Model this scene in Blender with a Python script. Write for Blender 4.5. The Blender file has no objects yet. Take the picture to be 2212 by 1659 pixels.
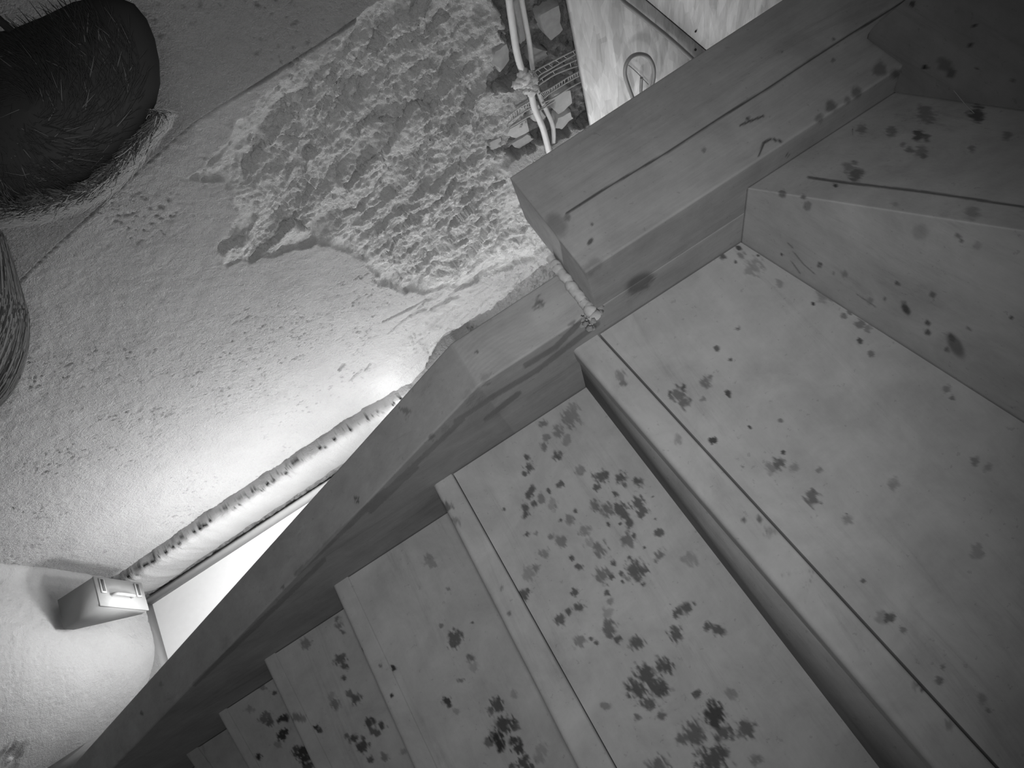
import bpy, math, random
import numpy as np

# ------------------------------------------------------------------ camera, world, light, exposure
W, H, FPX = 2212, 1659, 1450.0
ALPHA = math.radians(26.25)              # angle between the optical axis and straight down
CA, SA = 0.838, 0.546                    # roll of the picture
CAM = np.array([0.0, 0.0, 2.325])
FWD = np.array([0.0, math.sin(ALPHA), -math.cos(ALPHA)])
DN = np.array([0.0, -math.cos(ALPHA), -math.sin(ALPHA)])
UX = np.array([1.0, 0.0, 0.0])
IX = CA * UX + SA * DN                   # picture x axis in the world
IY = -SA * UX + CA * DN                  # picture y axis (down) in the world
IX /= np.linalg.norm(IX); IY /= np.linalg.norm(IY)

scene = bpy.context.scene
COL = scene.collection
from mathutils import Matrix
cd = bpy.data.cameras.new('camera')
cam = bpy.data.objects.new('camera', cd)
COL.objects.link(cam)
cd.sensor_fit = 'HORIZONTAL'
cd.sensor_width = 36.0
cd.lens = FPX / W * 36.0
cd.clip_start = 0.01
m = Matrix.Identity(4)
for r in range(3):
    m[r][0], m[r][1], m[r][2], m[r][3] = IX[r], -IY[r], -FWD[r], CAM[r]
cam.matrix_world = m
scene.camera = cam

world = bpy.data.worlds.new('world')
scene.world = world
world.use_nodes = True
world.node_tree.nodes['Background'].inputs[0].default_value = (1, 1, 1, 1)
world.node_tree.nodes['Background'].inputs[1].default_value = 0.085

def light(name, kind, loc, energy, rot=None, **kw):
    d = bpy.data.lights.new(name, kind)
    d.energy = energy
    for k, v in kw.items():
        setattr(d, k, v)
    o = bpy.data.objects.new(name, d)
    COL.objects.link(o)
    o.location = loc
    if rot is not None:
        o.rotation_mode = 'QUATERNION'
        o.rotation_quaternion = rot
    return o
from mathutils import Vector
def aim(v):
    return Vector(v).to_track_quat('-Z', 'Y')
# the infrared lamps around the surveillance lens
light('infrared_lamp', 'SPOT', CAM + np.array([0.0, -0.03, 0.03]), 34.0, aim(FWD * 1.0 + np.array([-0.035, 0.015, 0.0])),
      spot_size=math.radians(94), spot_blend=1.0, shadow_soft_size=0.06)

vs = scene.view_settings
vs.view_transform = 'Standard'
vs.look = 'None'
vs.gamma = 1.0
vs.use_curve_mapping = False
vs.exposure = 0.0

# ------------------------------------------------------------------ helpers
def ray(px, py):
    return FWD + IX * ((px - W / 2) / FPX) + IY * ((py - H / 2) / FPX)
def on_z(px, py, z):
    d = ray(px, py); return CAM + d * ((z - CAM[2]) / d[2])
def on_y(px, py, y):
    d = ray(px, py); return CAM + d * ((y - CAM[1]) / d[1])
def on_x(px, py, x):
    d = ray(px, py); return CAM + d * ((x - CAM[0]) / d[0])
def at_t(px, py, t):
    return CAM + ray(px, py) * t
def project(V):
    d = V - CAM
    dep = d @ FWD
    dep = np.where(dep < 1e-3, 1e-3, dep)
    return d @ IX / dep * FPX + W / 2, d @ IY / dep * FPX + H / 2

def hash2(ix, iy, seed):
    h = (ix.astype(np.int64) * 374761393 + iy.astype(np.int64) * 668265263 + seed * 974634777) & 0xffffffff
    h = ((h ^ (h >> 13)) * 1274126177) & 0xffffffff
    h = ((h ^ (h >> 16)) * 2246822519) & 0xffffffff
    return ((h ^ (h >> 15)) & 0xffffff) / float(0xffffff)
def vnoise(x, y, seed=0):
    x = np.asarray(x, float); y = np.asarray(y, float)
    ix = np.floor(x); iy = np.floor(y)
    fx = x - ix; fy = y - iy
    fx = fx * fx * fx * (fx * (fx * 6 - 15) + 10); fy = fy * fy * fy * (fy * (fy * 6 - 15) + 10)
    a = hash2(ix, iy, seed); b = hash2(ix + 1, iy, seed)
    c = hash2(ix, iy + 1, seed); d = hash2(ix + 1, iy + 1, seed)
    return (a * (1 - fx) + b * fx) * (1 - fy) + (c * (1 - fx) + d * fx) * fy - 0.5
def fbm(x, y, seed=0, octv=4, gain=0.5):
    s = 0; a = 1.0; f = 1.0
    for k in range(octv):
        s = s + a * vnoise(x * f + 13.7 * k, y * f - 7.3 * k, seed + k)
        a *= gain; f *= 2.03
    return s
def facets(x, y, seed):
    """chipped plates: each cell a tilted little plane; returns height and distance to the cell border"""
    ix = np.floor(x); iy = np.floor(y)
    best = np.full(x.shape, 9.0); second = np.full(x.shape, 9.0); hh = np.zeros(x.shape)
    for dx in (-1, 0, 1):
        for dy in (-1, 0, 1):
            cx = ix + dx; cy = iy + dy
            sx = cx + hash2(cx, cy, seed); sy = cy + hash2(cx, cy, seed + 1)
            d = np.hypot(x - sx, y - sy)
            v = hash2(cx, cy, seed + 2) - 0.5 + (x - sx) * (hash2(cx, cy, seed + 3) - 0.5) * 1.5 + (y - sy) * (hash2(cx, cy, seed + 4) - 0.35) * 1.9
            near = d < best
            second = np.where(near, best, np.minimum(second, d))
            hh = np.where(near, v, hh)
            best = np.where(near, d, best)
    return hh, second - best
def smooth(e0, e1, x):
    t = np.clip((x - e0) / (e1 - e0), 0, 1)
    return t * t * (3 - 2 * t)
def in_poly(poly, px, py):
    """signed distance to a polygon, positive inside"""
    poly = np.asarray(poly, float)
    inside = np.zeros(px.shape, bool)
    dist = np.full(px.shape, 1e9)
    n = len(poly)
    for i in range(n):
        x0, y0 = poly[i]; x1, y1 = poly[(i + 1) % n]
        c = (y0 > py) != (y1 > py)
        xi = (x1 - x0) * (py - y0) / ((y1 - y0) if y1 != y0 else 1e-9) + x0
        inside ^= c & (px < xi)
        dist = np.minimum(dist, seg_dist(px, py, x0, y0, x1, y1))
    return np.where(inside, dist, -dist)
def seg_dist(px, py, x0, y0, x1, y1):
    dx, dy = x1 - x0, y1 - y0
    t = np.clip(((px - x0) * dx + (py - y0) * dy) / (dx * dx + dy * dy + 1e-12), 0, 1)
    return np.hypot(px - x0 - t * dx, py - y0 - t * dy)
def line_dist(px, py, pts):
    d = np.full(px.shape, 1e9)
    for a, b in zip(pts[:-1], pts[1:]):
        d = np.minimum(d, seg_dist(px, py, a[0], a[1], b[0], b[1]))
    return d

class MB:
    """collects grids, quads and polygons into one mesh"""
    def __init__(self):
        self.V = []; self.F = []; self.n = 0
    def verts(self, V):
        V = np.asarray(V, float).reshape(-1, 3)
        o = self.n; self.V.append(V); self.n += len(V); return o
    def grid(self, G, flip=False, close_u=False):
        """G: (a,b,3) grid of points"""
        G = np.asarray(G, float)
        a, b = G.shape[:2]
        o = self.verts(G)
        idx = np.arange(a * b).reshape(a, b) + o
        if close_u:
            idx = np.concatenate([idx, idx[:1]], 0)
        q = np.stack([idx[:-1, :-1], idx[1:, :-1], idx[1:, 1:], idx[:-1, 1:]], -1).reshape(-1, 4)
        if flip: q = q[:, ::-1]
        self.F.append(q)
        return idx
    def quad(self, p00, p10, p11, p01, na=1, nb=1):
        p00, p10, p11, p01 = [np.asarray(p, float) for p in (p00, p10, p11, p01)]
        s = np.linspace(0, 1, na + 1)[:, None, None]; t = np.linspace(0, 1, nb + 1)[None, :, None]
        return self.grid((1 - s) * (1 - t) * p00 + s * (1 - t) * p10 + s * t * p11 + (1 - s) * t * p01)
    def poly(self, P):
        o = self.verts(P)
        self.F.append([tuple(range(o, o + len(P)))])
    def faces(self, o, F):
        self.F.append([tuple(o + i for i in f) for f in F])
    def box(self, lo, hi):
        x0, y0, z0 = lo; x1, y1, z1 = hi
        o = self.verts([(x0, y0, z0), (x1, y0, z0), (x1, y1, z0), (x0, y1, z0), (x0, y0, z1), (x1, y0, z1), (x1, y1, z1), (x0, y1, z1)])
        self.faces(o, [(0, 3, 2, 1), (4, 5, 6, 7), (0, 1, 5, 4), (1, 2, 6, 5), (2, 3, 7, 6), (3, 0, 4, 7)])
    def prism(self, A, B):
        """A, B: two polygons with the same number of points; makes a closed solid"""
        n = len(A)
        o = self.verts(list(A) + list(B))
        f = [tuple(range(n))[::-1], tuple(range(n, 2 * n))]
        f += [(i, (i + 1) % n, n + (i + 1) % n, n + i) for i in range(n)]
        self.faces(o, f)
    def tube(self, pts, rad, seg=8, cap=True):
        pts = np.asarray(pts, float)
        rad = np.broadcast_to(np.asarray(rad, float), (len(pts),))
        tan = np.gradient(pts, axis=0)
        tan /= np.linalg.norm(tan, axis=1)[:, None] + 1e-12
        ref = np.array([0.31, 0.87, 0.4]); ref /= np.linalg.norm(ref)
        rings = []
        for p, t, r in zip(pts, tan, rad):
            a = np.cross(t, ref); a /= np.linalg.norm(a) + 1e-12
            b = np.cross(t, a)
            ang = np.arange(seg) * 2 * math.pi / seg
            rings.append(p + r * (np.cos(ang)[:, None] * a + np.sin(ang)[:, None] * b))
        G = np.array(rings).transpose(1, 0, 2)
        idx = self.grid(G, close_u=True)
        if cap:
            self.F.append([tuple(idx[:-1, 0]), tuple(idx[:-1, -1][::-1])])
    def build(self, name, mat, parent=None, attrs=None, smooth_=False):
        V = np.concatenate(self.V).astype(np.float32)
        if parent is not None:
            off = np.array(parent_origin(parent), np.float32)
        else:
            off = np.zeros(3, np.float32)
        tot, idx = [], []
        for F in self.F:
            if isinstance(F, np.ndarray):
                tot.append(np.full(len(F), 4, np.int32)); idx.append(F.reshape(-1).astype(np.int32))
            else:
                tot.append(np.array([len(f) for f in F], np.int32)); idx.append(np.array([i for f in F for i in f], np.int32))
        tot = np.concatenate(tot); idx = np.concatenate(idx)
        me = bpy.data.meshes.new(name)
        me.vertices.add(len(V)); me.vertices.foreach_set('co', V.reshape(-1))
        me.loops.add(len(idx)); me.loops.foreach_set('vertex_index', idx)
        me.polygons.add(len(tot))
        me.polygons.foreach_set('loop_start', np.concatenate([[0], np.cumsum(tot)[:-1]]).astype(np.int32))
        me.update(calc_edges=True)
        me.validate()
        if smooth_:
            me.polygons.foreach_set('use_smooth', np.ones(len(me.polygons), bool))
        for k, fn in (attrs or {}).items():
            a = me.attributes.new(k, 'FLOAT', 'POINT')
            val = fn(V.astype(float)) if callable(fn) else fn
            a.data.foreach_set('value', np.asarray(val, np.float32))
        me.materials.append(mat)
        o = bpy.data.objects.new(name, me)
        COL.objects.link(o)
        if parent is not None:
            o.parent = parent
            o.location = -off            # mesh data stay in world units, the parent stands at the base of the thing
        return o
def parent_origin(p):
    o = np.zeros(3)
    while p is not None:
        o += np.array(p.location); p = p.parent
    return o
def empty(name, loc, label=None, cat=None, group=None):
    o = bpy.data.objects.new(name, None)
    COL.objects.link(o); o.location = loc; o.empty_display_size = 0.05
    return tag(o, label, cat, group)
def tag(o, label=None, cat=None, group=None, kind=None):
    if label: o['label'] = label
    if cat: o['category'] = cat
    if group: o['group'] = group
    if kind: o['kind'] = kind
    return o

# ------------------------------------------------------------------ materials
def new_mat(name, rough=0.8, spec=0.25):
    mt = bpy.data.materials.new(name); mt.use_nodes = True
    nt = mt.node_tree
    b = nt.nodes['Principled BSDF']
    b.inputs['Roughness'].default_value = rough
    b.inputs['Specular IOR Level'].default_value = spec
    return mt, nt, b
def node(nt, t, **kw):
    n = nt.nodes.new(t)
    for k, v in kw.items(): setattr(n, k, v)
    return n
def math_(nt, op, a, b=None, c=None):
    n = node(nt, 'ShaderNodeMath', operation=op)
    for i, v in enumerate((a, b, c)):
        if v is None: continue
        if isinstance(v, (int, float)): n.inputs[i].default_value = v
        else: nt.links.new(v, n.inputs[i])
    return n.outputs[0]
def coords(nt, scale=(1, 1, 1), rot=(0, 0, 0)):
    tc = node(nt, 'ShaderNodeTexCoord'); mp = node(nt, 'ShaderNodeMapping')
    mp.inputs['Scale'].default_value = scale; mp.inputs['Rotation'].default_value = rot
    nt.links.new(tc.outputs['Object'], mp.inputs['Vector'])
    return mp.outputs[0]
def noise(nt, vec, scale, detail=4, rough=0.55, dist=0.0):
    n = node(nt, 'ShaderNodeTexNoise')
    n.inputs['Scale'].default_value = scale; n.inputs['Detail'].default_value = detail
    n.inputs['Roughness'].default_value = rough; n.inputs['Distortion'].default_value = dist
    nt.links.new(vec, n.inputs['Vector'])
    return n.outputs[0]
def attr(nt, name):
    n = node(nt, 'ShaderNodeAttribute', attribute_name=name)
    return n.outputs['Fac']
def grey(nt, fac, bsdf):
    c = node(nt, 'ShaderNodeCombineColor')
    for i in range(3): nt.links.new(fac, c.inputs[i])
    nt.links.new(c.outputs[0], bsdf.inputs['Base Color'])
def bump(nt, hgt, bsdf, strength=0.3, dist=0.01):
    b = node(nt, 'ShaderNodeBump')
    b.inputs['Strength'].default_value = strength; b.inputs['Distance'].default_value = dist
    nt.links.new(hgt, b.inputs['Height']); nt.links.new(b.outputs[0], bsdf.inputs['Normal'])
def plain(name, v, rough=0.6, spec=0.3, metal=0.0, var=0.0, scale=40):
    mt, nt, b = new_mat(name, rough, spec)
    b.inputs['Metallic'].default_value = metal
    b.inputs['Base Color'].default_value = (v, v, v, 1)
    if var:
        n = noise(nt, coords(nt), scale, 4)
        grey(nt, math_(nt, 'MULTIPLY', math_(nt, 'MULTIPLY_ADD', n, 2 * var, 1 - var), v), b)
        bump(nt, n, b, 0.2, 0.003)
    return mt
def wood(name, base, axis, grain=0.10, rot=0.0):
    """axis: the direction the grain runs in"""
    mt, nt, b = new_mat(name, 0.8, 0.08)
    sc = {'X': (0.09, 1, 1), 'Y': (1, 0.09, 1), 'Z': (1, 1, 0.09)}[axis]
    rr = (0, rot, 0) if axis == 'X' else (0, 0, rot)
    v = coords(nt, sc, rr)
    g1 = noise(nt, v, 38, 5, 0.6, 0.4)
    g2 = noise(nt, v, 210, 3, 0.6)
    cl = noise(nt, coords(nt), 9, 7, 0.68, 0.3)      # blotches, unevenly bleached
    sp = noise(nt, coords(nt), 90, 4, 0.65)
    t = math_(nt, 'MULTIPLY_ADD', g1, grain * 2, 1 - grain)
    t = math_(nt, 'MULTIPLY', t, math_(nt, 'MULTIPLY_ADD', g2, grain * 1.0, 1 - grain * 0.5))
    t = math_(nt, 'MULTIPLY', t, math_(nt, 'MULTIPLY_ADD', cl, 0.80, 0.60))
    # small specks of dirt
    spk = math_(nt, 'MULTIPLY', math_(nt, 'GREATER_THAN', sp, 0.66), 0.16)
    t = math_(nt, 'MULTIPLY', t, math_(nt, 'SUBTRACT', 1.0, spk))
    mo_ = noise(nt, v, 16, 8, 0.75, 0.8)                # dirt smeared along the grain
    ramp = node(nt, 'ShaderNodeMapRange', interpolation_type='SMOOTHSTEP')
    ramp.inputs[1].default_value = 0.52; ramp.inputs[2].default_value = 0.74
    ramp.inputs[3].default_value = 1.0; ramp.inputs[4].default_value = 0.78
    nt.links.new(mo_, ramp.inputs[0])
    t = math_(nt, 'MULTIPLY', t, ramp.outputs[0])
    st = math_(nt, 'SUBTRACT', 1.0, math_(nt, 'MULTIPLY', attr(nt, 'stain'), 0.88))
    t = math_(nt, 'MULTIPLY', math_(nt, 'MULTIPLY', t, st), base)
    grey(nt, t, b)
    bump(nt, g2, b, 0.12, 0.002)
    return mt
WX = wood('softwood_grain_along_rail', 0.30, 'X', 0.17)
WXS = wood('softwood_stringer', 0.33, 'X', 0.14, math.radians(-26))
WY = wood('softwood_tread', 0.375, 'Y', 0.07)
WY2 = wood('softwood_side', 0.38, 'Y', 0.07)
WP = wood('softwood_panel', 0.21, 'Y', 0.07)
WR = wood('softwood_riser', 0.27, 'Y', 0.14)

def plaster(name, base, fine=0.35):
    mt, nt, b = new_mat(name, 0.95, 0.1)
    v = coords(nt)
    n1 = noise(nt, v, 9, 4); n2 = noise(nt, v, 130, 5, 0.65); n3 = noise(nt, v, 420, 3, 0.6)
    t = math_(nt, 'MULTIPLY_ADD', n1, 0.22, 0.89)
    t = math_(nt, 'MULTIPLY', t, math_(nt, 'MULTIPLY_ADD', n2, 0.16, 0.92))
    t = math_(nt, 'MULTIPLY', math_(nt, 'MULTIPLY', t, attr(nt, 'tone')), base)
    grey(nt, t, b)
    h = math_(nt, 'ADD', math_(nt, 'MULTIPLY', n2, 1.0), math_(nt, 'MULTIPLY', n3, 0.5))
    bump(nt, h, b, min(1.0, fine * 1.6), 0.010)
    return mt
PL = plaster('lime_plaster', 0.39, 0.55)
PLS = plaster('smooth_plaster', 0.33, 0.3)
def osb_mat():
    mt, nt, b = new_mat('strand_board', 0.7, 0.25)
    tot = None
    for k, (ry, sc) in enumerate(((0.1, 1.0), (0.35, 1.2), (-0.3, 1.1), (0.9, 1.3))):
        v = node(nt, 'ShaderNodeTexVoronoi', feature='F1')
        v.inputs['Scale'].default_value = 42 * sc
        nt.links.new(coords(nt, (1.1, 0.05, 0.24), (0, ry, 0)), v.inputs['Vector'])
        s = node(nt, 'ShaderNodeSeparateColor'); nt.links.new(v.outputs['Color'], s.inputs[0])
        tot = s.outputs[0] if tot is None else math_(nt, 'ADD', tot, s.outputs[0])
    n = noise(nt, coords(nt, (1, 1, 0.2), (0, 0.15, 0)), 160, 4)
    t = math_(nt, 'MULTIPLY_ADD', tot, 0.20, 0.58)
    t = math_(nt, 'MULTIPLY', t, math_(nt, 'MULTIPLY_ADD', n, 0.3, 0.85))
    grey(nt, math_(nt, 'MULTIPLY', t, 0.62), b)
    bump(nt, tot, b, 0.25, 0.002)
    return mt
OSB = osb_mat()
FLOOR = plain('pale_screed', 0.92, 0.6, 0.2, var=0.04)
CABLE = plain('pale_cable_sheath', 0.62, 0.5, 0.3, var=0.08, scale=90)
DCABLE = plain('grey_cable_sheath', 0.22, 0.5, 0.3, var=0.06)
METAL = plain('galvanised_lath', 0.42, 0.55, 0.4, 0.3, var=0.1)
BRICK = plain('old_brick', 0.30, 0.95, 0.1, var=0.3, scale=60)
STONE = plain('bright_stone', 0.42, 0.95, 0.1, var=0.22, scale=70)
BOXM = plain('grey_painted_steel', 0.22, 0.45, 0.4, var=0.03)
BOXL = plain('pale_painted_steel', 0.30, 0.45, 0.4, var=0.02)
DARK = plain('dark_slot', 0.05, 0.7)
FOAM = plain('pale_filler_foam', 0.48, 0.9, 0.1, var=0.25, scale=120)
FURD = plain('dark_fibre', 0.034, 0.9, 0.05)
FURM = plain('grey_fibre', 0.10, 0.9, 0.05)
FURL = plain('pale_fibre', 0.34, 0.9, 0.05)
SKIRT = plain('grey_skirting', 0.40, 0.8, 0.2, var=0.06)
BODY = plain('white_lamp_body', 0.7, 0.5)
GLOW, _nt, _b = new_mat('lamp_tube')
_b.inputs['Emission Color'].default_value = (1, 1, 1, 1)
_b.inputs['Emission Strength'].default_value = 3.0

# ------------------------------------------------------------------ stain maps (where dirt, knots and cracks lie)
T0C = [(230,30,25),(255,120,40),(210,170,18),(490,20,30),(680,135,40,.6),(860,200,55),(900,180,30),(1030,220,50),(1185,240,38),(825,285,30),
 (515,260,28),(275,305,30),(250,350,30),(350,385,38,.7),(415,315,22),(440,435,45,.45),(300,430,26),(215,460,33),(215,520,33),(30,475,12),
 (980,340,24),(1180,420,55),(1215,500,45),(1300,370,10),(810,445,42,.8),(910,475,50,.8),(1030,470,55),(1065,535,35),(1100,590,35),(645,485,20),
 (600,565,40,.7),(520,570,18),(925,605,16),(1025,600,12),(1360,680,35),(1330,555,10),(1100,740,55,.8),(1140,700,25),(720,650,45,.6),(225,690,25),
 (310,680,20,.6),(430,710,25,.7),(530,745,45,.7),(380,855,42,.6),(860,820,62,.8),(760,760,40,.4),(1235,800,14),(1105,885,16),(1360,870,45,.8),
 (1620,900,60,.45),(610,890,22),(670,975,30),(965,940,24),(1150,1000,80),(1030,1020,22),(880,1045,60,.8),(950,1060,25),(1250,1000,18),(1225,1115,24),
 (1045,1090,14),(300,970,35,.7),(250,1020,55,.45),(215,1200,45),(630,1185,30),(685,1310,38),(585,1345,32),(515,1415,45),(905,1190,25),(940,1270,30,.6),
 (920,1345,40,.45),(1590,1310,55),(1520,1350,40),(1450,1280,8),(930,1490,62,.9),(1010,1580,30),(680,1600,50,.7),(775,1575,18),(825,1615,20),(1500,1555,60),
 (1770,1475,32),(1865,1500,45),(1170,1620,55)]
ST0 = [(1080 + c[0] / 3.95, 980 + c[1] / 3.95, c[2] / 3.95 * 1.12, (c[3] if len(c) > 3 else 1.0) * 0.80) for c in T0C]
ST0 += [(1395,1455,24,.85),(1375,1488,24,.85),(1432,1440,20,.85),(1420,1485,24,.85),(1402,1520,16,.8),(1545,1545,27,.95),(1562,1582,22,.8),(1500,1582,26,.75),
 (1610,1575,22,.75),(1540,1640,33,.85),(1480,1595,15,.7),(1310,1525,10,.5),(1375,1550,9,.7),(1430,1545,10,.7),(1505,1500,9,.8),(1175,915,8,.6),(1232,905,20,.5),
 (1240,880,13,.4),(1205,935,14,.5),(1175,965,10,.6),(1205,983,9,.7),(1255,1015,10,.5),(1635,1640,12,.5),(1425,1660,26,.7),(1580,1500,12,.4),(1560,1362,10,.4),
 (1180,945,8,.5),(1225,950,12,.4),(1100,1655,10,.6)]
ST1 = [(1465,850,17,.7),(1480,870,13,.7),(1525,822,14,.6),(1572,850,7,.9),(1540,950,8,.95),(1680,1003,15,.75),(1668,1012,14,.5),(1755,1075,17,.7),(1920,1335,11,.8),
 (1905,1332,13,.4),(2036,1440,7,.85),(1597,536,7,.9),(1561,554,9,.8),(1600,551,9,.5),(1627,578,20,.4),(1637,552,4,.9),(1588,567,4,.8),(1685,612,10,.4),(1780,640,16,.4),
 (1757,656,4,1),(1823,683,7,.6),(1834,674,6,.6),(1858,700,11,.6),(1875,708,8,.5),(1858,736,8,.85),(1881,763,8,.6),(1548,754,6,.8),(1578,777,6,.85),(1595,710,5,.7),
 (1520,862,7,.5),(1620,923,4,.9),(1574,855,5,.8),(1685,908,5,.6),(1692,977,4,.9),(1714,1010,10,.4),(2045,840,8,.5),(2058,860,6,.6),(1770,1015,6,.5),
 (1930,1045,14,.3),(1930,1048,9,.4),(2105,997,9,.5),(2133,1010,9,.4),(1830,1120,12,.45),(1830,1110,3,.9),(1865,1255,6,.7),(2110,1190,16,.35),(1950,1360,8,.5),
 (2030,1470,9,.6),(2120,1510,10,.35),(2135,1535,6,.5),(1605,1008,4,.5),(1448,848,5,.8),(1478,835,6,.9)]
STM1 = [(985,1375,16,.8),(980,1388,13,.8),(965,1515,9,.95),(970,1525,6,.9),(1075,1523,15,.85),(1058,1535,9,.7),(1090,1565,20,.9),(1112,1570,12,.8),(1070,1590,14,1),(1080,1610,14,1),
 (1056,1605,11,.7),(1112,1600,13,.95),(1118,1618,13,.95),(1130,1648,14,.9),(1140,1660,13,.9),(1105,1655,8,.8),(851,1445,7,1),(848,1440,5,1),(1017,1422,9,.7),(1025,1440,10,.3),(996,1470,7,.6),
 (953,1352,5,.6),(925,1208,12,.4),(935,1220,8,.4),(968,1272,5,.5),(985,1535,8,.35),(1165,1640,12,.3),(1170,1620,14,.3),(1020,1345,4,.7),(1110,1500,8,.35)]
STM2 = [(733,1350,9,.6),(728,1335,6,.6),(740,1365,6,.7),(735,1425,13,.8),(745,1440,8,.8),(662,1392,13,.55),(742,1465,6,.8),(768,1510,12,.8),(755,1500,8,.7),(725,1520,12,.6),
 (800,1560,11,.9),(808,1580,12,.8),(825,1568,9,.9),(765,1595,11,.9),(783,1612,14,.9),(750,1590,6,.7),(783,1595,6,.8),(830,1635,10,.6),(800,1640,8,.8),(683,1571,6,1),(690,1578,6,.9),(650,1545,12,.35),
 (870,1625,7,.4),(715,1505,9,.3)]
STM3 = [(575,1552,14,.7),(582,1560,9,.8),(605,1555,8,1),(616,1552,9,1),(608,1590,10,1),(614,1583,8,1),(652,1625,16,1),(660,1640,14,1),(640,1620,10,.9),(565,1480,9,.5),(570,1488,6,.5),(593,1498,5,.8),(557,1635,8,1),(666,1655,12,.9),(540,1530,9,.4),(600,1610,8,.4)]
STM4 = [(425,1640,12,.8),(440,1650,10,.7),(393,1600,5,.5),(465,1562,7,.6)]
STN = [(1340,812,12,.5),(1345,830,8,.6),(1465,950,10,.4),(1640,1120,8,.7),(1607,1122,6,.7),(1665,1150,12,.35),(1980,1480,8,.5),(2050,1565,10,.4),(1990,1492,5,.7),
 (965,1095,12,.7),(985,1125,12,.4),(1083,1270,6,.5),(1100,1325,5,.6),(780,1405,6,.8),(823,1440,5,.7),(846,1502,4,1),(640,1550,10,.6),(655,1552,8,.5),(668,1515,5,.5)]
SRIS = [(1957,668,8,.85,15,-1.0),(1953,655,6,.5),(2003,697,6,.8),(2004,718,7,.8),(2064,746,14,.62,34,-1.02),(2056,730,8,.8,14,-1.0),(2015,637,7,.6),(1938,612,5,.7),(1770,575,5,.7),(1772,570,5,.8),(1800,590,5,.4),
 (1880,650,8,.4),(1825,592,8,.4),(2185,686,5,.8),(2093,710,4,.6),(2070,510,6,.6),(2078,520,4,.7),(1985,500,18,.25),(2110,530,10,.3),(1690,550,3,.9),(2045,755,6,.6),(1910,645,4,.6)]
SRIS_L = [((1715,545),(1735,570),(1760,592)),((1710,565),(1728,590)),((1702,525),(1712,535)),((1850,635),(1890,662))]
SSTR = [(1382,612,20,.62,36,.56),(1165,652,11,.6),(1155,665,6,.4),(878,890,11,.55),(770,1078,5,.8),(772,1084,4,.8),(610,1270,5,.6),(348,1478,5,.4),(308,1540,4,.8),(1030,760,4,.7),(1120,642,4,.6),
 (1020,860,18,.3),(1045,820,14,.3),(1240,700,9,.5),(930,945,7,.5),(960,925,10,.3)]
SSTR_L = [((985,910),(1060,860),(1160,800),(1290,700)),((640,1240),(760,1130),(900,1000),(1000,905)),((420,1478),(560,1345),(700,1210)),((800,1105),(900,1010)),((1050,905),(1120,850)),
 ((1135,790),(1200,750),(1260,690)),((1290,652),(1345,622),(1410,580),(1620,440)),((700,1180),(830,1060))]
SBEAM = [(1382,612,20,.62,36,.56),(1202,486,23,.42,30,-.95),(1225,470,8,.5),(1275,522,5,.8,10,.9),(1278,484,4,.7),(1270,585,16,.3),(1285,570,16,.3),(1900,150,16,.55),(1935,160,12,.6),(1850,200,13,.6),(1795,230,14,.6),(1830,215,8,.5),(1770,255,10,.5),
 (1690,110,3,.8),(1800,85,4,.7),(1615,256,5,.8),(1700,335,4,.7),(1520,325,5,.5),(1800,130,5,.5)]
SBEAM_L = [((1225,460),(1300,412),(1440,330),(1550,258),(1660,190),(1750,130),(1840,72),(1890,42),(1957,0),(2010,-35)),((1640,335),(1650,308),(1665,300),(1690,306)),((1650,250),(1600,270))]
SCRK = [((1747,383),(1820,394),(1900,403),(2000,415),(2100,430),(2212,447),(2330,465))]
SSIDE = [(1770,262,5,.5),(1985,292,13,.8),(2000,296,9,.7),(1965,322,9,.6),(1950,313,7,.5),(1990,328,14,.5),(1995,337,9,.6),(1832,362,14,.5),(1850,380,16,.7),(1845,352,6,.5),(1925,285,12,.5),(1860,278,14,.5),
 (2110,247,18,.8),(2000,246,22,.5),(2100,320,8,.5),(2175,293,12,.5),(2120,205,12,.4),(1805,400,5,.9),(1745,445,8,.5),(1735,425,6,.7),(2100,460,14,.4),(1935,440,6,.3),(1690,418,8,.6)]
SPAN = [(2000,145,5,1),(1995,145,4,1),(2040,140,14,.5),(2055,158,10,.6),(2095,97,5,.9),(2110,147,4,.7),(2190,175,5,.5),(2105,55,3,.9),(2030,130,9,.4),(1970,8,9,.8)]

def stain_of(blobs, lines=(), lw=2.6, ls=0.95, grain='Y', seed=3, rough=1.0, soft=1.0):
    def f(V):
        px, py = project(V)
        out = np.zeros(len(V))
        # ragged outline, combed along the grain
        if grain == 'Y': nx, ny = V[:, 0] * 260, V[:, 1] * 95
        else: nx, ny = V[:, 0] * 95, (V[:, 1] + V[:, 2]) * 260
        n = fbm(nx, ny, seed, 3) * 0.95 * rough
        for b in blobs:
            x, y, r, s = b[:4]
            ra = b[4] if len(b) > 4 else r
            near = (np.abs(px - x) < 2.6 * max(r, ra)) & (np.abs(py - y) < 2.6 * max(r, ra))
            if not near.any(): continue
            dx, dy = px[near] - x, py[near] - y
            if ra != r:
                th = -b[5]                                   # long axis direction in the picture plane, used once to lay the knot
                c, sn = math.cos(th), math.sin(th)
                a, bb = dx * c + dy * sn, -dx * sn + dy * c
                d = np.hypot(a / ra, bb / r); nn = n[near] * 0.25
            else:
                d = np.hypot(dx, dy) / r; nn = n[near]
            k = s * smooth(1.12 + 0.12 * soft, 0.82 - 0.25 * soft, d + nn)
            out[near] = np.maximum(out[near], k)
        for l in lines:
            d = line_dist(px, py, l) + np.abs(n) * 1.6
            out = np.maximum(out, ls * smooth(lw + 1.6, lw - 1.2, d))
        return np.clip(out, 0, 1)
    return f
none = lambda V: np.zeros(len(V))

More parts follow.
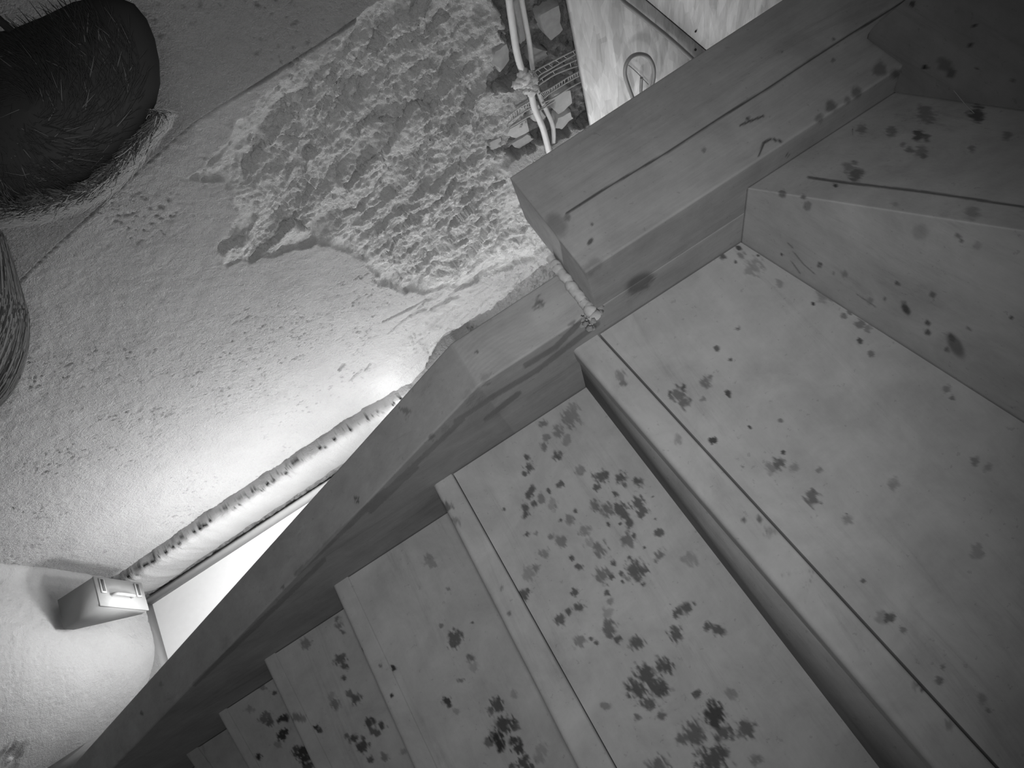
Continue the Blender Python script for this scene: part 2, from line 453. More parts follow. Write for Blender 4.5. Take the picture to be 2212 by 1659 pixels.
# ------------------------------------------------------------------ the setting: floor and walls
YS, YO = 0.532, 0.634                    # inner and outer face of the wall-side stringer
YW, XL = 1.19, -1.53                     # back wall, left wall
fl = MB()
fl.quad((-2.6, -1.2, 0), (1.7, -1.2, 0), (1.7, 1.3, 0), (-2.6, 1.3, 0))
tag(fl.build('floor', FLOOR), kind='structure')

# lower edge of the plaster on the back wall, along x
edge_px = [(270,1232),(440,1106),(548,1038),(639,970),(760,895),(890,828),(960,725),(1051,663),(1097,627),(1151,590),(1199,548),(1280,500)]
EDGE = np.array([on_y(x, y, YW) for x, y in edge_px])
GROOVE = np.array([on_y(x, y, YW) for x, y in ((-60,700),(50,602),(120,535),(210,452),(330,345),(420,268),(560,178),(720,75),(830,0))])
rough_px = [(392,388),(440,362),(478,318),(540,240),(610,182),(690,120),(765,62),(850,-20),(1085,-20),(1082,40),(1095,95),(1115,130),(1090,190),(1118,230),(1150,238),
 (1120,290),(1090,325),(1110,345),(1098,368),(1190,520),(1110,585),(1040,600),(985,625),(925,634),(862,636),(808,600),(790,566),(735,548),(705,528),(640,540),(575,560),(492,578),(468,545),(520,470),(482,402)]
brick_px = [(1072,-30),(1068,20),(1092,75),(1098,110),(1080,150),(1062,195),(1065,215),(1100,200),(1140,165),(1150,190),(1150,235),(1120,290),(1085,330),(1060,310),(1075,350),(1120,340),(1200,310),(1400,200),(1330,-30)]
ROUGHW = np.array([on_y(x, y, YW)[[0, 2]] for x, y in rough_px])
BRICKW = np.array([on_y(x, y, YW)[[0, 2]] for x, y in brick_px])
STEP = 0.0027
xs = np.arange(-1.62, 0.80, STEP); zs = np.arange(0.02, 2.04, STEP)
X, Z = np.meshgrid(xs, zs, indexing='ij')
wx = X + 0.012 * fbm(X * 14, Z * 14, 5, 3); wz = Z + 0.012 * fbm(X * 14 + 40, Z * 14, 6, 3)
sdr = in_poly(ROUGHW, X + 0.022 * fbm(X * 30, Z * 30, 8, 4), Z + 0.022 * fbm(X * 30 + 9, Z * 30, 9, 4))
mr = smooth(-0.004, 0.008, sdr)
c, s = math.cos(0.45), math.sin(0.45)
U1 = wx * c + wz * s; V1 = -wx * s + wz * c
f1, b1 = facets(U1 / 0.15, V1 / 0.07, 21)
f2, b2 = facets(U1 / 0.050 + 5, V1 / 0.022 + 3, 31)
def terrace(q, w):
    k = np.floor(q); f = q - k
    return k + smooth(1.0 - w, 1.0, f)
q1 = fbm(U1 * 9, V1 * 19, 141, 4, 0.55)
q2 = fbm(U1 * 16 + 7, V1 * 30, 145, 4, 0.6)
zone = smooth(-0.12, 0.22, fbm(X * 6, Z * 6, 149, 3))
lowz = smooth(1.25, 0.95, Z)
chip = 1.25 * (0.018 * fbm(U1 * 5.5, V1 * 10, 151, 3) + f1 * 0.010 + 0.0075 * terrace(q1 * 4.5, 0.11) * 0.55 + 0.004 * terrace(q2 * 4.0, 0.2) * (0.35 + 0.65 * zone)
        + f2 * 0.0065 * zone + 0.004 * terrace(fbm(X * 10, Z * 60, 155, 3) * 4, 0.25) * lowz
        + fbm(X * 85, Z * 85, 41, 4, 0.65) * 0.0040 - 0.007 * smooth(0.05, 0.0, b1) * smooth(0.0, 0.25, fbm(X * 9, Z * 9, 43, 2)))
fade = smooth(0.0, 0.10, sdr) * 0.6 + 0.4
skin = fbm(X * 4, Z * 4, 51, 3) * 0.007 + fbm(X * 45, Z * 45, 52, 4, 0.6) * 0.0022
pit = fbm(X * 100 + 3, Z * 120, 61, 3)
patchy = smooth(-0.15, 0.35, fbm(X * 7, Z * 7, 66, 3))
skin = skin - 0.0026 * smooth(0.33, 0.48, pit) * patchy
near_edge = smooth(0.30, 0.0, Z - np.interp(X, EDGE[:, 0], EDGE[:, 2])) * smooth(-0.55, -0.10, X)
skin = skin + near_edge * (0.006 * terrace(fbm(X * 8, Z * 34 - X * 9, 161, 4) * 3.5, 0.2) + 0.004 * fbm(X * 40, Z * 60, 163, 3))
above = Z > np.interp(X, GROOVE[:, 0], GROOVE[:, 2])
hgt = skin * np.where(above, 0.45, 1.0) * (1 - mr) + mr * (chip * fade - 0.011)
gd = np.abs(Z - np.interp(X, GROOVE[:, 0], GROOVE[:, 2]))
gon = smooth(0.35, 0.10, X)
hgt = hgt - 0.0025 * smooth(0.0026, 0.0008, gd) * gon
# cracks, gouges and bedding lines towards the lower right
for pts, w, dp in ([((1020,590),(1060,545),(1110,505),(1175,472)),0.010,0.022],[((985,628),(1060,590),(1120,560),(1190,520)),0.004,0.006],[((830,695),(880,670),(930,645)),0.004,0.008],
                   [((840,720),(870,695),(935,645)),0.003,0.006],[((890,683),(920,668),(925,648)),0.006,0.007],[((935,668),(975,645),(990,640)),0.006,0.008],[((1060,420),(1070,405),(1095,398)),0.004,0.012],
                   [((500,1100),(640,985),(790,905)),0.0015,0.003],[((735,800),(742,790)),0.006,0.01],[((760,820),(770,808)),0.004,0.008],[((790,800),(800,787)),0.004,0.008],[((970,640),(1100,570),(1190,522)),0.003,-0.006]):
    P = [tuple(on_y(x, y, YW)[[0, 2]]) for x, y in pts]
    hgt = hgt - dp * smooth(w * 1.6, w * 0.4, line_dist(wx * 0.25 + X * 0.75, wz * 0.25 + Z * 0.75, P))
# brick and rubble zone, knocked back deeper
sdb = in_poly(BRICKW, X + 0.02 * fbm(X * 40, Z * 40, 18, 4), Z + 0.02 * fbm(X * 40 + 9, Z * 40, 19, 4))
mb = smooth(-0.003, 0.006, sdb)
hgt = hgt * (1 - mb) + mb * (-0.034 + f2 * 0.010 + fbm(X * 60, Z * 60, 71, 4) * 0.012)
# below the torn plaster edge the wall is bare and set back
ze = np.interp(X, EDGE[:, 0], EDGE[:, 2]) + 0.012 * fbm(X * 22, X * 0, 81, 4)
low = smooth(0.002, -0.004, Z - ze)
lip = smooth(0.07, 0.0, Z - ze) * (1 - low)
hgt = hgt * (1 - low) + low * (-0.030 + fbm(X * 60, Z * 60, 91, 4) * 0.012)
hgt = hgt + lip * 0.008
tone = np.ones(X.shape)
tone *= 1 - 0.36 * mb
tone *= 1 + 0.36 * mr
tone *= 1 - 0.35 * low
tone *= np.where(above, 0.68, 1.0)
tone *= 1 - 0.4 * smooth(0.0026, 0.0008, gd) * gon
tone *= 1 - 0.30 * smooth(0.36, 0.50, pit) * patchy * (1 - mr)
wb = MB()
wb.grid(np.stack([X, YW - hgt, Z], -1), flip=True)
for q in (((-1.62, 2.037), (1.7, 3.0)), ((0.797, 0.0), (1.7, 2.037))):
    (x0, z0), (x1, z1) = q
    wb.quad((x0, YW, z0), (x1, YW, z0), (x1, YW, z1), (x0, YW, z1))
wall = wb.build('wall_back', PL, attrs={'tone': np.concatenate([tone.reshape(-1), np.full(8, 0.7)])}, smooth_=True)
tag(wall, 'rough plastered back wall with a large hacked-off patch', kind='structure')

# left wall
ys = np.arange(0.688, 1.235, 0.003); zl = np.arange(0.20, 2.0, 0.004)
Y2, Z2 = np.meshgrid(ys, zl, indexing='ij')
h2 = fbm(Y2 * 5, Z2 * 5, 101, 3) * 0.008 + fbm(Y2 * 45, Z2 * 45, 102, 5, 0.6) * 0.0022
h2 = h2 + 0.02 * smooth(0.08, 0.0, YW - Y2) ** 2 - 0.003 * smooth(0.40, 0.5, fbm(Y2 * 110, Z2 * 110, 103, 3))
h2 = h2 - 3.0 * np.maximum(0.0, 1.0 - Y2) ** 2
hole = np.array([0, 0.70, 0.60])
hd = np.hypot(Y2 - hole[1], Z2 - hole[2]) + 0.05 * fbm(Y2 * 30, Z2 * 30, 104, 3)
h2 = h2 - 0.03 * smooth(0.05, 0.02, hd) + 0.02 * smooth(0.05, 0.02, hd) * fbm(Y2 * 60, Z2 * 60, 105, 3)
wl = MB()
wl.grid(np.stack([XL + h2, Y2, Z2], -1))
wl.quad((XL, .69, 0.2), (XL, 1.235, 0.2), (XL - 0.16, 1.235, 0.2), (XL - 0.16, .69, 0.2))
wl.quad((XL - 0.13, .69, 0.0), (XL - 0.13, 1.235, 0.0), (XL - 0.13, 1.235, 0.25), (XL - 0.13, .69, 0.25))
wall_l = wl.build('wall_left', PLS, attrs={'tone': lambda V: np.ones(len(V))}, smooth_=True)
tag(wall_l, 'bright plastered side wall at lower left', kind='structure')
bl = MB(); bl.box((XL - 0.128, .69, 0.0), (XL - 0.112, 1.2, 0.05))
tag(bl.build('baseboard_left', BOXL), 'narrow pale skirting under the side wall', kind='structure')

# rounded plaster roll along the foot of the back wall
def roll():
    mb_ = MB()
    x = np.arange(-1.50, -0.02, 0.004)
    prof = [(1.235,.372),(1.205,.374),(1.180,.372),(1.160,.372),(1.148,.370),(1.1385,.365),(1.134,.355),(1.132,.335),(1.132,.30),(1.136,.26),(1.144,.22),(1.156,.18),(1.168,.158),(1.180,.146),(1.20,.141),(1.24,.141)]
    rise = np.interp(x, EDGE[:, 0], EDGE[:, 2] - 0.369)
    G = np.zeros((len(prof), len(x), 3))
    for i, (y, z) in enumerate(prof):
        jag = 0.0
        G[i, :, 0] = x
        wob = 0.010 * fbm(x * 60, x * 0 + 3, 111, 4) if i in (3, 4, 5, 6) else (0.007 * fbm(x * 25, x * 0 + i * .2, 112, 3) if i < 13 else 0.005 * fbm(x * 30, x * 0 + 9, 113, 4))
        G[i, :, 1] = y + wob
        G[i, :, 2] = z + rise * 0.5 + (0.006 * fbm(x * 50, x * 0 + i * .3, 114, 3) if i < 7 else 0.012 * fbm(x * 18, x * 0 + 1, 115, 4) * (i > 12))
    mb_.grid(G)
    def tone_(V):
        n = fbm(V[:, 0] * 70, V[:, 1] * 160, 117, 4)
        top = smooth(1.136, 1.146, V[:, 1]) * smooth(.30, .35, V[:, 2])
        edge_ = smooth(1.172, 1.150, V[:, 1])
        return 0.88 - top * (0.20 + 0.7 * smooth(0.10, 0.3, n) * edge_)  # upward-facing ledge darkened as shade, plus dirt bits along its outer edge
    return mb_.build('trim_1', PLS, attrs={'tone': tone_}, smooth_=True)
tag(roll(), 'rounded pale plaster roll along the foot of the back wall', kind='structure')
bk = MB(); bk.box((-1.655, 1.197, 0.0), (0.3, 1.207, 0.052))
tag(bk.build('baseboard_back', SKIRT), 'narrow grey skirting strip under the plaster roll', kind='structure')

# bricks and stones that show in the knocked-out zone
def brick(poly_px, mat, proud, seed):
    P = [on_y(x, y, YW - 0.005) for x, y in poly_px]
    P = np.array(P); ctr = P.mean(0)
    A, B, C_ = [], [], []
    n = len(P)
    rnd = random.Random(seed)
    rim = []
    for i in range(n):
        for t in (0.0, 0.34, 0.67):
            q = P[i] * (1 - t) + P[(i + 1) % n] * t
            q = q + np.array([rnd.uniform(-1, 1), 0, rnd.uniform(-1, 1)]) * 0.0025
            rim.append(q)
    rim = np.array(rim)
    back = rim.copy(); back[:, 1] = YW + 0.05
    mid = rim.copy(); mid[:, 1] = YW + 0.030 - proud + 0.006
    frt = ctr + (rim - ctr) * 0.88; frt[:, 1] = YW + 0.030 - proud
    b = MB()
    b.grid(np.stack([back, mid, frt], 1), close_u=True)
    b.poly(frt)
    return b.build('brick', mat, wall)
for k, (pp, mt, pr) in enumerate([
    ([(1200,205),(1240,195),(1244,228),(1212,254),(1202,240)], STONE, 0.026),
    ([(1106,282),(1145,262),(1150,290),(1120,305),(1098,300)], STONE, 0.024),
    ([(1150,245),(1172,232),(1188,262),(1175,275),(1156,268)], STONE, 0.020),
    ([(1212,262),(1240,248),(1246,262),(1220,288),(1205,285)], STONE, 0.020),
    ([(1170,35),(1215,12),(1224,75),(1200,95),(1182,80)], BRICK, 0.022),
    ([(1160,110),(1192,120),(1195,130),(1160,150),(1152,140)], BRICK, 0.016),
    ([(1120,10),(1134,2),(1150,100),(1138,110)], BRICK, 0.012),
    ([(1076,120),(1105,100),(1112,140),(1090,165),(1075,150)], BRICK, 0.018),
    ([(1066,318),(1090,305),(1095,328),(1070,335)], BRICK, 0.015),
    ([(1110,322),(1150,300),(1165,310),(1130,335)], BRICK, 0.013)]):
    brick(pp, mt, pr, 200 + k)

# ------------------------------------------------------------------ the staircase
CZ = CAM[2]
ZT = {2: None, 1: 1.225, 0: 1.05, -1: 0.875, -2: 0.70, -3: 0.525, -4: 0.35, -5: 0.175}
FRONT = {1: ((1240,760),(2017,1659)), 0: ((935,1050),(1246,1659)), -1: ((720,1272),(892,1659)), -2: ((562,1416),(676,1659)), -3: ((456,1521),(530,1653)), -4: ((374,1597),(405,1640))}
GROV = {1: ((1292,724),(2150,1659)), 0: ((978,1030),(1327,1659)), -1: ((750,1245),(943,1659)), -2: ((588,1400),(717,1659)), -3: ((476,1508),(561,1659))}
YI = -0.62
def wline(px2, z):
    a, b = on_z(*px2[0], z), on_z(*px2[1], z)
    return lambda y: a[0] + (b[0] - a[0]) * (y - a[1]) / (b[1] - a[1])
fl_ = {k: wline(v, ZT[k]) for k, v in FRONT.items()}
gl_ = {k: wline(v, ZT[k]) for k, v in GROV.items()}
fl_[-5] = lambda y: fl_[-4](y) - 0.25
gl_[-4] = lambda y: fl_[-4](y) + 0.045
gl_[-5] = lambda y: fl_[-5](y) + 0.045
# stringer 2: plan line of its inner face
P2a = on_z(1600, 520, ZT[1]); P2b = on_z(2212, 910, ZT[1])
def s2x(y): return P2a[0] + (P2b[0] - P2a[0]) * (y - P2a[1]) / (P2b[1] - P2a[1])

stair = empty('staircase', (-0.3, 0.0, 0.0), 'softwood winder staircase with stained treads and thick stringers', 'staircase')
STAIN = {1: ST1, 0: ST0, -1: STM1, -2: STM2, -3: STM3, -4: STM4, -5: []}
for k in (1, 0, -1, -2, -3, -4, -5):
    z = ZT[k]
    # tread board from the groove back to the next riser
    back = (lambda y: s2x(y) - 0.0026) if k == 1 else (lambda y, k=k: fl_[k + 1](y) + 0.012)
    gap = 0.0042 if k >= 0 else 0.002
    t = MB()
    y0, y1 = YS - 0.0024, YI
    fa, fb = gl_[k](y0) + gap, gl_[k](y1) + gap
    ba, bb = back(y0), back(y1)
    n = 0.0026 if k >= -1 else 0.0035
    t.quad((fa, y0, z), (ba, y0, z), (bb, y1, z), (fb, y1, z), int((max(ba - fa, bb - fb)) / n), int((y0 - y1) / n))
    t.quad((fa, y0, z), (fb, y1, z), (fb, y1, z - .035), (fa, y0, z - .035))
    t.quad((fa, y0, z - .035), (fb, y1, z - .035), (bb, y1, z - .035), (ba, y0, z - .035))
    t.quad((ba, y0, z), (ba, y0, z - .035), (bb, y1, z - .035), (bb, y1, z))
    t.quad((fb, y1, z), (bb, y1, z), (bb, y1, z - .035), (fb, y1, z - .035))
    tread = t.build('tread', WY, stair, {'stain': stain_of(STAIN[k], seed=300 + k)})
    # nosing strip with a rounded front
    q = MB()
    prof = [(0.0, -.040)]
    R = 0.010
    prof += [(0.0, -.020)] + [(R - R * math.cos(a), -R + R * math.sin(a)) for a in np.linspace(0, math.pi / 2, 7)]
    yy = np.linspace(YS, YI, 300)
    f = fl_[k](yy); w = gl_[k](yy) - f
    rows = []
    for (dx, dz) in prof: rows.append(np.stack([f + dx, yy, np.full_like(yy, z + dz)], -1))
    for tt in np.linspace(0.08, 1.0, 16): rows.append(np.stack([f + R + (w - R) * tt, yy, np.full_like(yy, z)], -1))
    rows.append(np.stack([f + w, yy, np.full_like(yy, z - .04)], -1))
    rows.append(np.stack([f, yy, np.full_like(yy, z - .04)], -1))
    q.grid(np.array(rows), flip=True)
    q.build('nosing', WY, tread, {'stain': stain_of(STN, [((1685,1243),(1757,1232),(1748,1265),(1738,1300))], 0.6, 0.45, seed=320 + k)})
    # riser under the nosing
    r = MB()
    zb = ZT[k - 1] if k > -5 else 0.0
    def rx(y, k=k): return fl_[k](y) + 0.005
    lb_ = (lambda y: wline(((1265, 835), (1900, 1659)), ZT[0])(y)) if k == 1 else rx
    r.prism([(lb_(YS), YS, zb - .0), (rx(YS), YS, z - .04), (rx(YI), YI, z - .04), (lb_(YI), YI, zb - .0)],
            [(rx(YS) + .02, YS, zb - .0), (rx(YS) + .02, YS, z - .04), (rx(YI) + .02, YI, z - .04), (rx(YI) + .02, YI, zb - .0)])
    r.build('riser', WR, stair, {'stain': none})

# wall-side stringer: level head, then sloping down to the left
ZH = CZ - 1.0145
XK = -0.052
def ztop(x): return np.where(x > XK, ZH, ZH + (x - XK) * 0.496)
def rounded(y0, y1, r, nside, ntop, depth):
    """open profile (y, dz) from the foot of the inner face over the top to the foot of the outer face"""
    p = [(y0, d) for d in np.linspace(-depth, -r, nside)]
    p += [(y0 + r - r * math.cos(a), -r + r * math.sin(a)) for a in np.linspace(0, math.pi / 2, 6)[1:]]
    p += [(y, 0.0) for y in np.linspace(y0 + r, y1 - r, ntop)[1:]]
    p += [(y1 - r + r * math.sin(a), -r + r * math.cos(a)) for a in np.linspace(0, math.pi / 2, 6)[1:]]
    p += [(y1, -depth)]
    return p
sx = np.concatenate([np.arange(-2.2, XK, 0.004), np.arange(XK, 0.80, 0.004)])
prof = [(YS, -1.4)] + rounded(YS, YO, 0.004, 90, 30, 0.36)[:-1] + [(YO, -1.4)]
G = np.zeros((len(prof), len(sx), 3))
for i, (y, dz) in enumerate(prof):
    G[i, :, 0] = sx; G[i, :, 1] = y; G[i, :, 2] = np.maximum(ztop(sx) + dz, 0.0)
sm = MB(); idx = sm.grid(G, flip=False)
sm.F.append([tuple(idx[:, 0][::-1]), tuple(idx[:, -1])])
base_st = stain_of(SSTR, SSTR_L, 6.0, 0.42, 'X', 331, 1.6)
def str_stain(V):
    s = base_st(V)
    # growth rings on the end grain of the level head
    lv = (V[:, 0] > XK) & (V[:, 2] > ZH - 0.001)
    c0 = on_z(1185, 905, ZH)
    rr = np.hypot((V[:, 0] - c0[0]), (V[:, 1] - c0[1])) + 0.003 * fbm(V[:, 0] * 30, V[:, 1] * 30, 7, 3)
    ring = 0.10 * (0.5 + 0.5 * np.sin(rr * 2 * math.pi / 0.0085)) * smooth(0.01, -0.12, V[:, 0] - 0.13)
    sl = (V[:, 0] <= XK) * 0.16
    return np.where(lv, np.maximum(s, ring), np.maximum(s, sl))
sm.build('stringer', WXS, stair, {'stain': str_stain})

# broad beam lying on the level head of the stringer
ZB = CZ - 0.893
bx0, by1 = 0.189, 0.772
prof = rounded(YS, by1, 0.0035, 20, 90, ZB - ZH)
bxs = np.arange(bx0, 1.45, 0.004)
G = np.zeros((len(prof), len(bxs), 3))
for i, (y, dz) in enumerate(prof):
    G[i, :, 0] = bxs; G[i, :, 1] = y; G[i, :, 2] = ZB + dz
bm_ = MB(); idx = bm_.grid(G)
bm_.F.append([tuple(idx[:, 0][::-1]), tuple(idx[:, -1])])
tag(bm_.build('landing_beam', WX, stair, {'stain': stain_of(SBEAM, SBEAM_L, 2.2, 0.9, 'X', 341, 0.4)}), 'broad pale beam with a long drying crack')

# crumbling bead of filler between beam end and stringer head
fb = MB()
bn = 60
pts, rds = [], []
for i in range(bn):
    s_ = i / (bn - 1)
    pts.append((0.180 + 0.003 * vnoise(i * 0.35, 0, 7), 0.668 - (0.668 - 0.522) * s_, ZH + 0.004 + 0.004 * vnoise(i * 0.4, 3, 8)))
    rds.append(0.0090 + 0.0022 * vnoise(i * 0.3, 5, 9) + 0.004 * max(0, s_ - 0.85) / 0.15)
fb.tube(pts, rds, 12)
for i in range(10):
    rnd = random.Random(i)
    c0 = np.array([0.172 + rnd.uniform(-.02, .03), 0.525 + rnd.uniform(-.012, .012), ZH - 0.005 - rnd.uniform(0, .02)])
    fb.tube([c0 + np.array([0, 0, -0.008]), c0, c0 + np.array([0.002, 0, .008])], [0.003, 0.008, 0.003], 6)
fb.build('filler_bead', FOAM, stair)

# side stringer rising towards the camera, massive, with a sloping top
ZS = lambda y: (CZ - 0.948) + 0.57 * (YS - y)
xb = lambda y: 0.778 + (0.16 * (YS - y))
sm2 = MB()
na, nb = 110, 300
yy = np.linspace(YS, YI, nb)
face = np.zeros((na, nb, 3))
for i, tt in enumerate(np.linspace(0, 1, na)):
    face[i, :, 0] = s2x(yy) + 0.002 * 0; face[i, :, 1] = yy; face[i, :, 2] = (ZT[1] - .05) * (1 - tt) + (ZS(yy) - 0.002) * tt
rows = [r for r in face]
for a in np.linspace(0, math.pi / 2, 5)[1:]:
    rows.append(np.stack([s2x(yy) + 0.002 - 0.002 * math.cos(a), yy, ZS(yy) - 0.002 + 0.002 * math.sin(a)], -1))
for tt in np.linspace(0, 1, 130)[1:]:
    rows.append(np.stack([(s2x(yy) + 0.002) * (1 - tt) + xb(yy) * tt, yy, ZS(yy)], -1))
rows.append(np.stack([xb(yy), yy, np.full_like(yy, ZT[1] - .05)], -1))
idx = sm2.grid(np.array(rows), flip=True)
sm2.F.append([tuple(idx[:, 0]), tuple(idx[:, -1][::-1])])
crk = stain_of(SSIDE, SCRK, 3.0, 0.75, 'Y', 351, 0.9)
kn = stain_of(SRIS, SRIS_L, 1.2, 0.6, 'Y', 352, 0.6)
tag(sm2.build('side_stringer', WY2, stair, {'stain': lambda V: np.maximum(crk(V), kn(V))}), 'thick rising side stringer with dark knots')

# upright panel at the right, resting on the beam, its edge cut on the slant
pn = MB()
py_ = np.concatenate([np.linspace(0.608, 0.532, 30), np.linspace(0.531, YI, 200)])
phi = np.interp(-py_, [-0.608, -0.600, -0.560, -0.43, -YI], [ZB + .012, 1.464, 1.535, 1.78, 2.25])
plo = np.where(py_ > 0.5315, ZB + .0035, ZS(py_) + 0.003)
tt = np.linspace(0, 1, 120)[:, None]
front = np.stack([np.full((120, len(py_)), 0.7725), np.broadcast_to(py_, (120, len(py_))), plo * (1 - tt) + phi * tt], -1)
backf = front[[-1, 0]].copy(); backf[:, :, 0] = 0.80
Gp = np.concatenate([front, backf, front[:1]], 0)
idx = pn.grid(Gp, flip=True)
pn.F.append([tuple(idx[:-1, 0]), tuple(idx[:-1, -1][::-1])])
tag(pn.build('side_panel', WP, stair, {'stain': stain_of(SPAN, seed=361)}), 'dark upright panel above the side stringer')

# level beam outside the foot of the stringer
lb = MB()
ztb = 0.492
lb.box((-2.4, YO + 0.001, 0.0), (-1.0, YO + 0.05, ztb))
lb.build('foot_beam', WX, stair, {'stain': none})
# inner stringer beyond the frame
ist = MB()
ist.prism([(-1.7, YI, 0.0), (0.30, YI, 0.95), (0.75, YI, 1.10), (0.75, YI, 1.42), (0.20, YI, 1.36), (-1.7, YI, 0.42)],
          [(-1.7, YI - .05, 0.0), (0.30, YI - .05, 0.95), (0.75, YI - .05, 1.10), (0.75, YI - .05, 1.42), (0.20, YI - .05, 1.36), (-1.7, YI - .05, 0.42)])
ist.build('inner_stringer', WXS, stair, {'stain': none})

# ------------------------------------------------------------------ boards, cables and lath on the back wall
YB = 1.150
def board(outline, label, name='strand_board', y=YB, th=0.018):
    P = [on_y(x, yy_, y) for x, yy_ in outline]
    b = MB()
    A = [tuple(p) for p in P]; B = [(p[0], y + th, p[2]) for p in P]
    b.prism(A, B)
    return tag(b.build(name, OSB), label, 'board')
j0, j1 = on_y(1395, 0, YB), on_y(1520, 105, YB)
jd = (j1 - j0)
ja, jb = j0 - jd * 0.9, j1 + jd * 0.9
b1_ = MB()
e0, e1 = on_y(1230, 0, YB), on_y(1275, 245, YB)
zlo, zhi = 0.70, 1.44
def vx(z): return e0[0] + (e1[0] - e0[0]) * (z - e0[2]) / (e1[2] - e0[2])
def jx(z): return j0[0] + jd[0] * (z - j0[2]) / jd[2]
A = [(vx(zlo), YB, zlo), (jx(zlo) - .001, YB, zlo), (jx(zhi) - .001, YB, zhi), (vx(zhi), YB, zhi)]
b1_.prism(A, [(x, y + .018, z) for x, y, z in A])
tag(b1_.build('strand_board', OSB), 'pale strand board beside the bare bricks, with a cable loop', 'board')
b2_ = MB()
A = [(jx(zlo) + .002, YB - .002, zlo), (1.5, YB - .002, zlo), (1.5, YB - .002, zhi), (jx(zhi) + .002, YB - .002, zhi)]
b2_.prism(A, [(x, y + .018, z) for x, y, z in A])
tag(b2_.build('strand_board', OSB), 'pale strand board behind the beam, right of the slanting joint', 'board')
# screws in the boards
for x, y in ((1503, 68), (1503, 108)):
    p = on_y(x, y, YB - .003)
    s_ = MB(); s_.tube([p + np.array([0, .004, 0]), p, p - np.array([0, .001, 0])], [0.0032, 0.0032, 0.002], 8)
    tag(s_.build('screw', DARK), ('upper' if y < 90 else 'lower') + ' dark screw in the strand board beyond the joint', 'screw')

def spline(pts, n=60):
    P = np.array(pts, float)
    t = np.arange(len(P)); tt = np.linspace(0, len(P) - 1, n)
    out = np.zeros((n, 3))
    P0 = np.vstack([2 * P[0] - P[1], P, 2 * P[-1] - P[-2]])
    for k, u in enumerate(tt):
        i = min(int(u), len(P) - 2); f = u - i
        a, b, c, d = P0[i], P0[i + 1], P0[i + 2], P0[i + 3]
        out[k] = 0.5 * ((2 * b) + (-a + c) * f + (2 * a - 5 * b + 4 * c - d) * f * f + (-a + 3 * b - 3 * c + d) * f ** 3)
    return out
def cable(name, px, y, r, mat, label, n=60):
    b = MB()
    b.tube(spline([on_y(x, yy_, y if np.isscalar(y) else y[i]) for i, (x, yy_) in enumerate(px)], n), r, 10)
    return tag(b.build(name, mat, smooth_=True), label, 'cable')
cable('cable', [(1096,-60),(1100,0),(1108,60),(1114,100),(1122,135),(1133,165),(1140,180),(1147,200),(1155,235),(1172,275),(1182,312),(1190,345)], 1.182, 0.0079, CABLE, 'thick pale cable running down the bricks, nearer the plaster')
cable('cable', [(1118,-60),(1127,0),(1136,50),(1144,95),(1150,145),(1158,185),(1168,212),(1181,240),(1192,265),(1196,290),(1194,325)], 1.200, 0.0058, CABLE, 'thinner pale cable running down the bricks, nearer the strand board')
cable('cable', [(1315,-30),(1342,0),(1370,22),(1405,50),(1440,78),(1482,115),(1530,160)], [1.138] * 7, 0.0052, DCABLE, 'dark grey cable slanting straight across the strand board')
lp = [(1368,215),(1357,185),(1350,160),(1353,138),(1365,122),(1383,117),(1400,123),(1410,140),(1413,160),(1409,185),(1400,215)]
cable('cable', lp, 1.132, 0.0046, DCABLE, 'grey cable bent into a loop before the strand board')
cable('cable', [(1386,168),(1385,185),(1384,215)], 1.136, 0.004, DCABLE, 'short grey cable end inside the cable loop', 12)
cable('wire', [(1358,141),(1375,156),(1400,182)], 1.146, 0.0011, DCABLE, 'thin dark wire crossing behind the cable loop', 12)

# expanded metal lath strips with rungs
def lath(railsA, railsB, nr, label, y=1.200):
    root = empty('metal_lath', on_y(*railsA[0], y), label, 'lath', 'rib lath strips over the bricks')
    ra = spline([on_y(x, yy_, y - .012) for x, yy_ in railsA], 40); rb = spline([on_y(x, yy_, y - .012) for x, yy_ in railsB], 40)
    for R_ in (ra, rb):
        b = MB(); b.tube(R_, 0.0019, 6); b.build('rail', METAL, root)
    for i in range(nr):
        k = int((i + 0.5) / nr * 39)
        b = MB(); b.tube([ra[k], rb[k]], 0.0010, 5); b.build('rung', METAL, root)
lath([(1153,165),(1158,153),(1180,140),(1210,124),(1250,104)], [(1158,176),(1166,162),(1190,148),(1220,130),(1252,112)], 8, 'uppermost pale rib lath strip, bending at the cables')
lath([(1155,182),(1168,170),(1200,150),(1252,126)], [(1158,190),(1172,178),(1205,158),(1253,140)], 4, 'second rib lath strip from the top, with few rungs')
lath([(1164,203),(1190,190),(1225,168),(1256,151)], [(1174,213),(1190,200),(1225,178),(1257,160)], 18, 'ladder-like rib lath strip crossing towards the strand board')
lath([(1095,254),(1120,234),(1150,216)], [(1097,268),(1122,248),(1152,230)], 11, 'short ladder-like rib lath strip left of the cables')
lath([(1172,222),(1195,212),(1230,190),(1258,175)], [(1100,276),(1130,258),(1170,236),(1198,218)], 1, 'lowest rib lath strip, a plain rail under the cables')
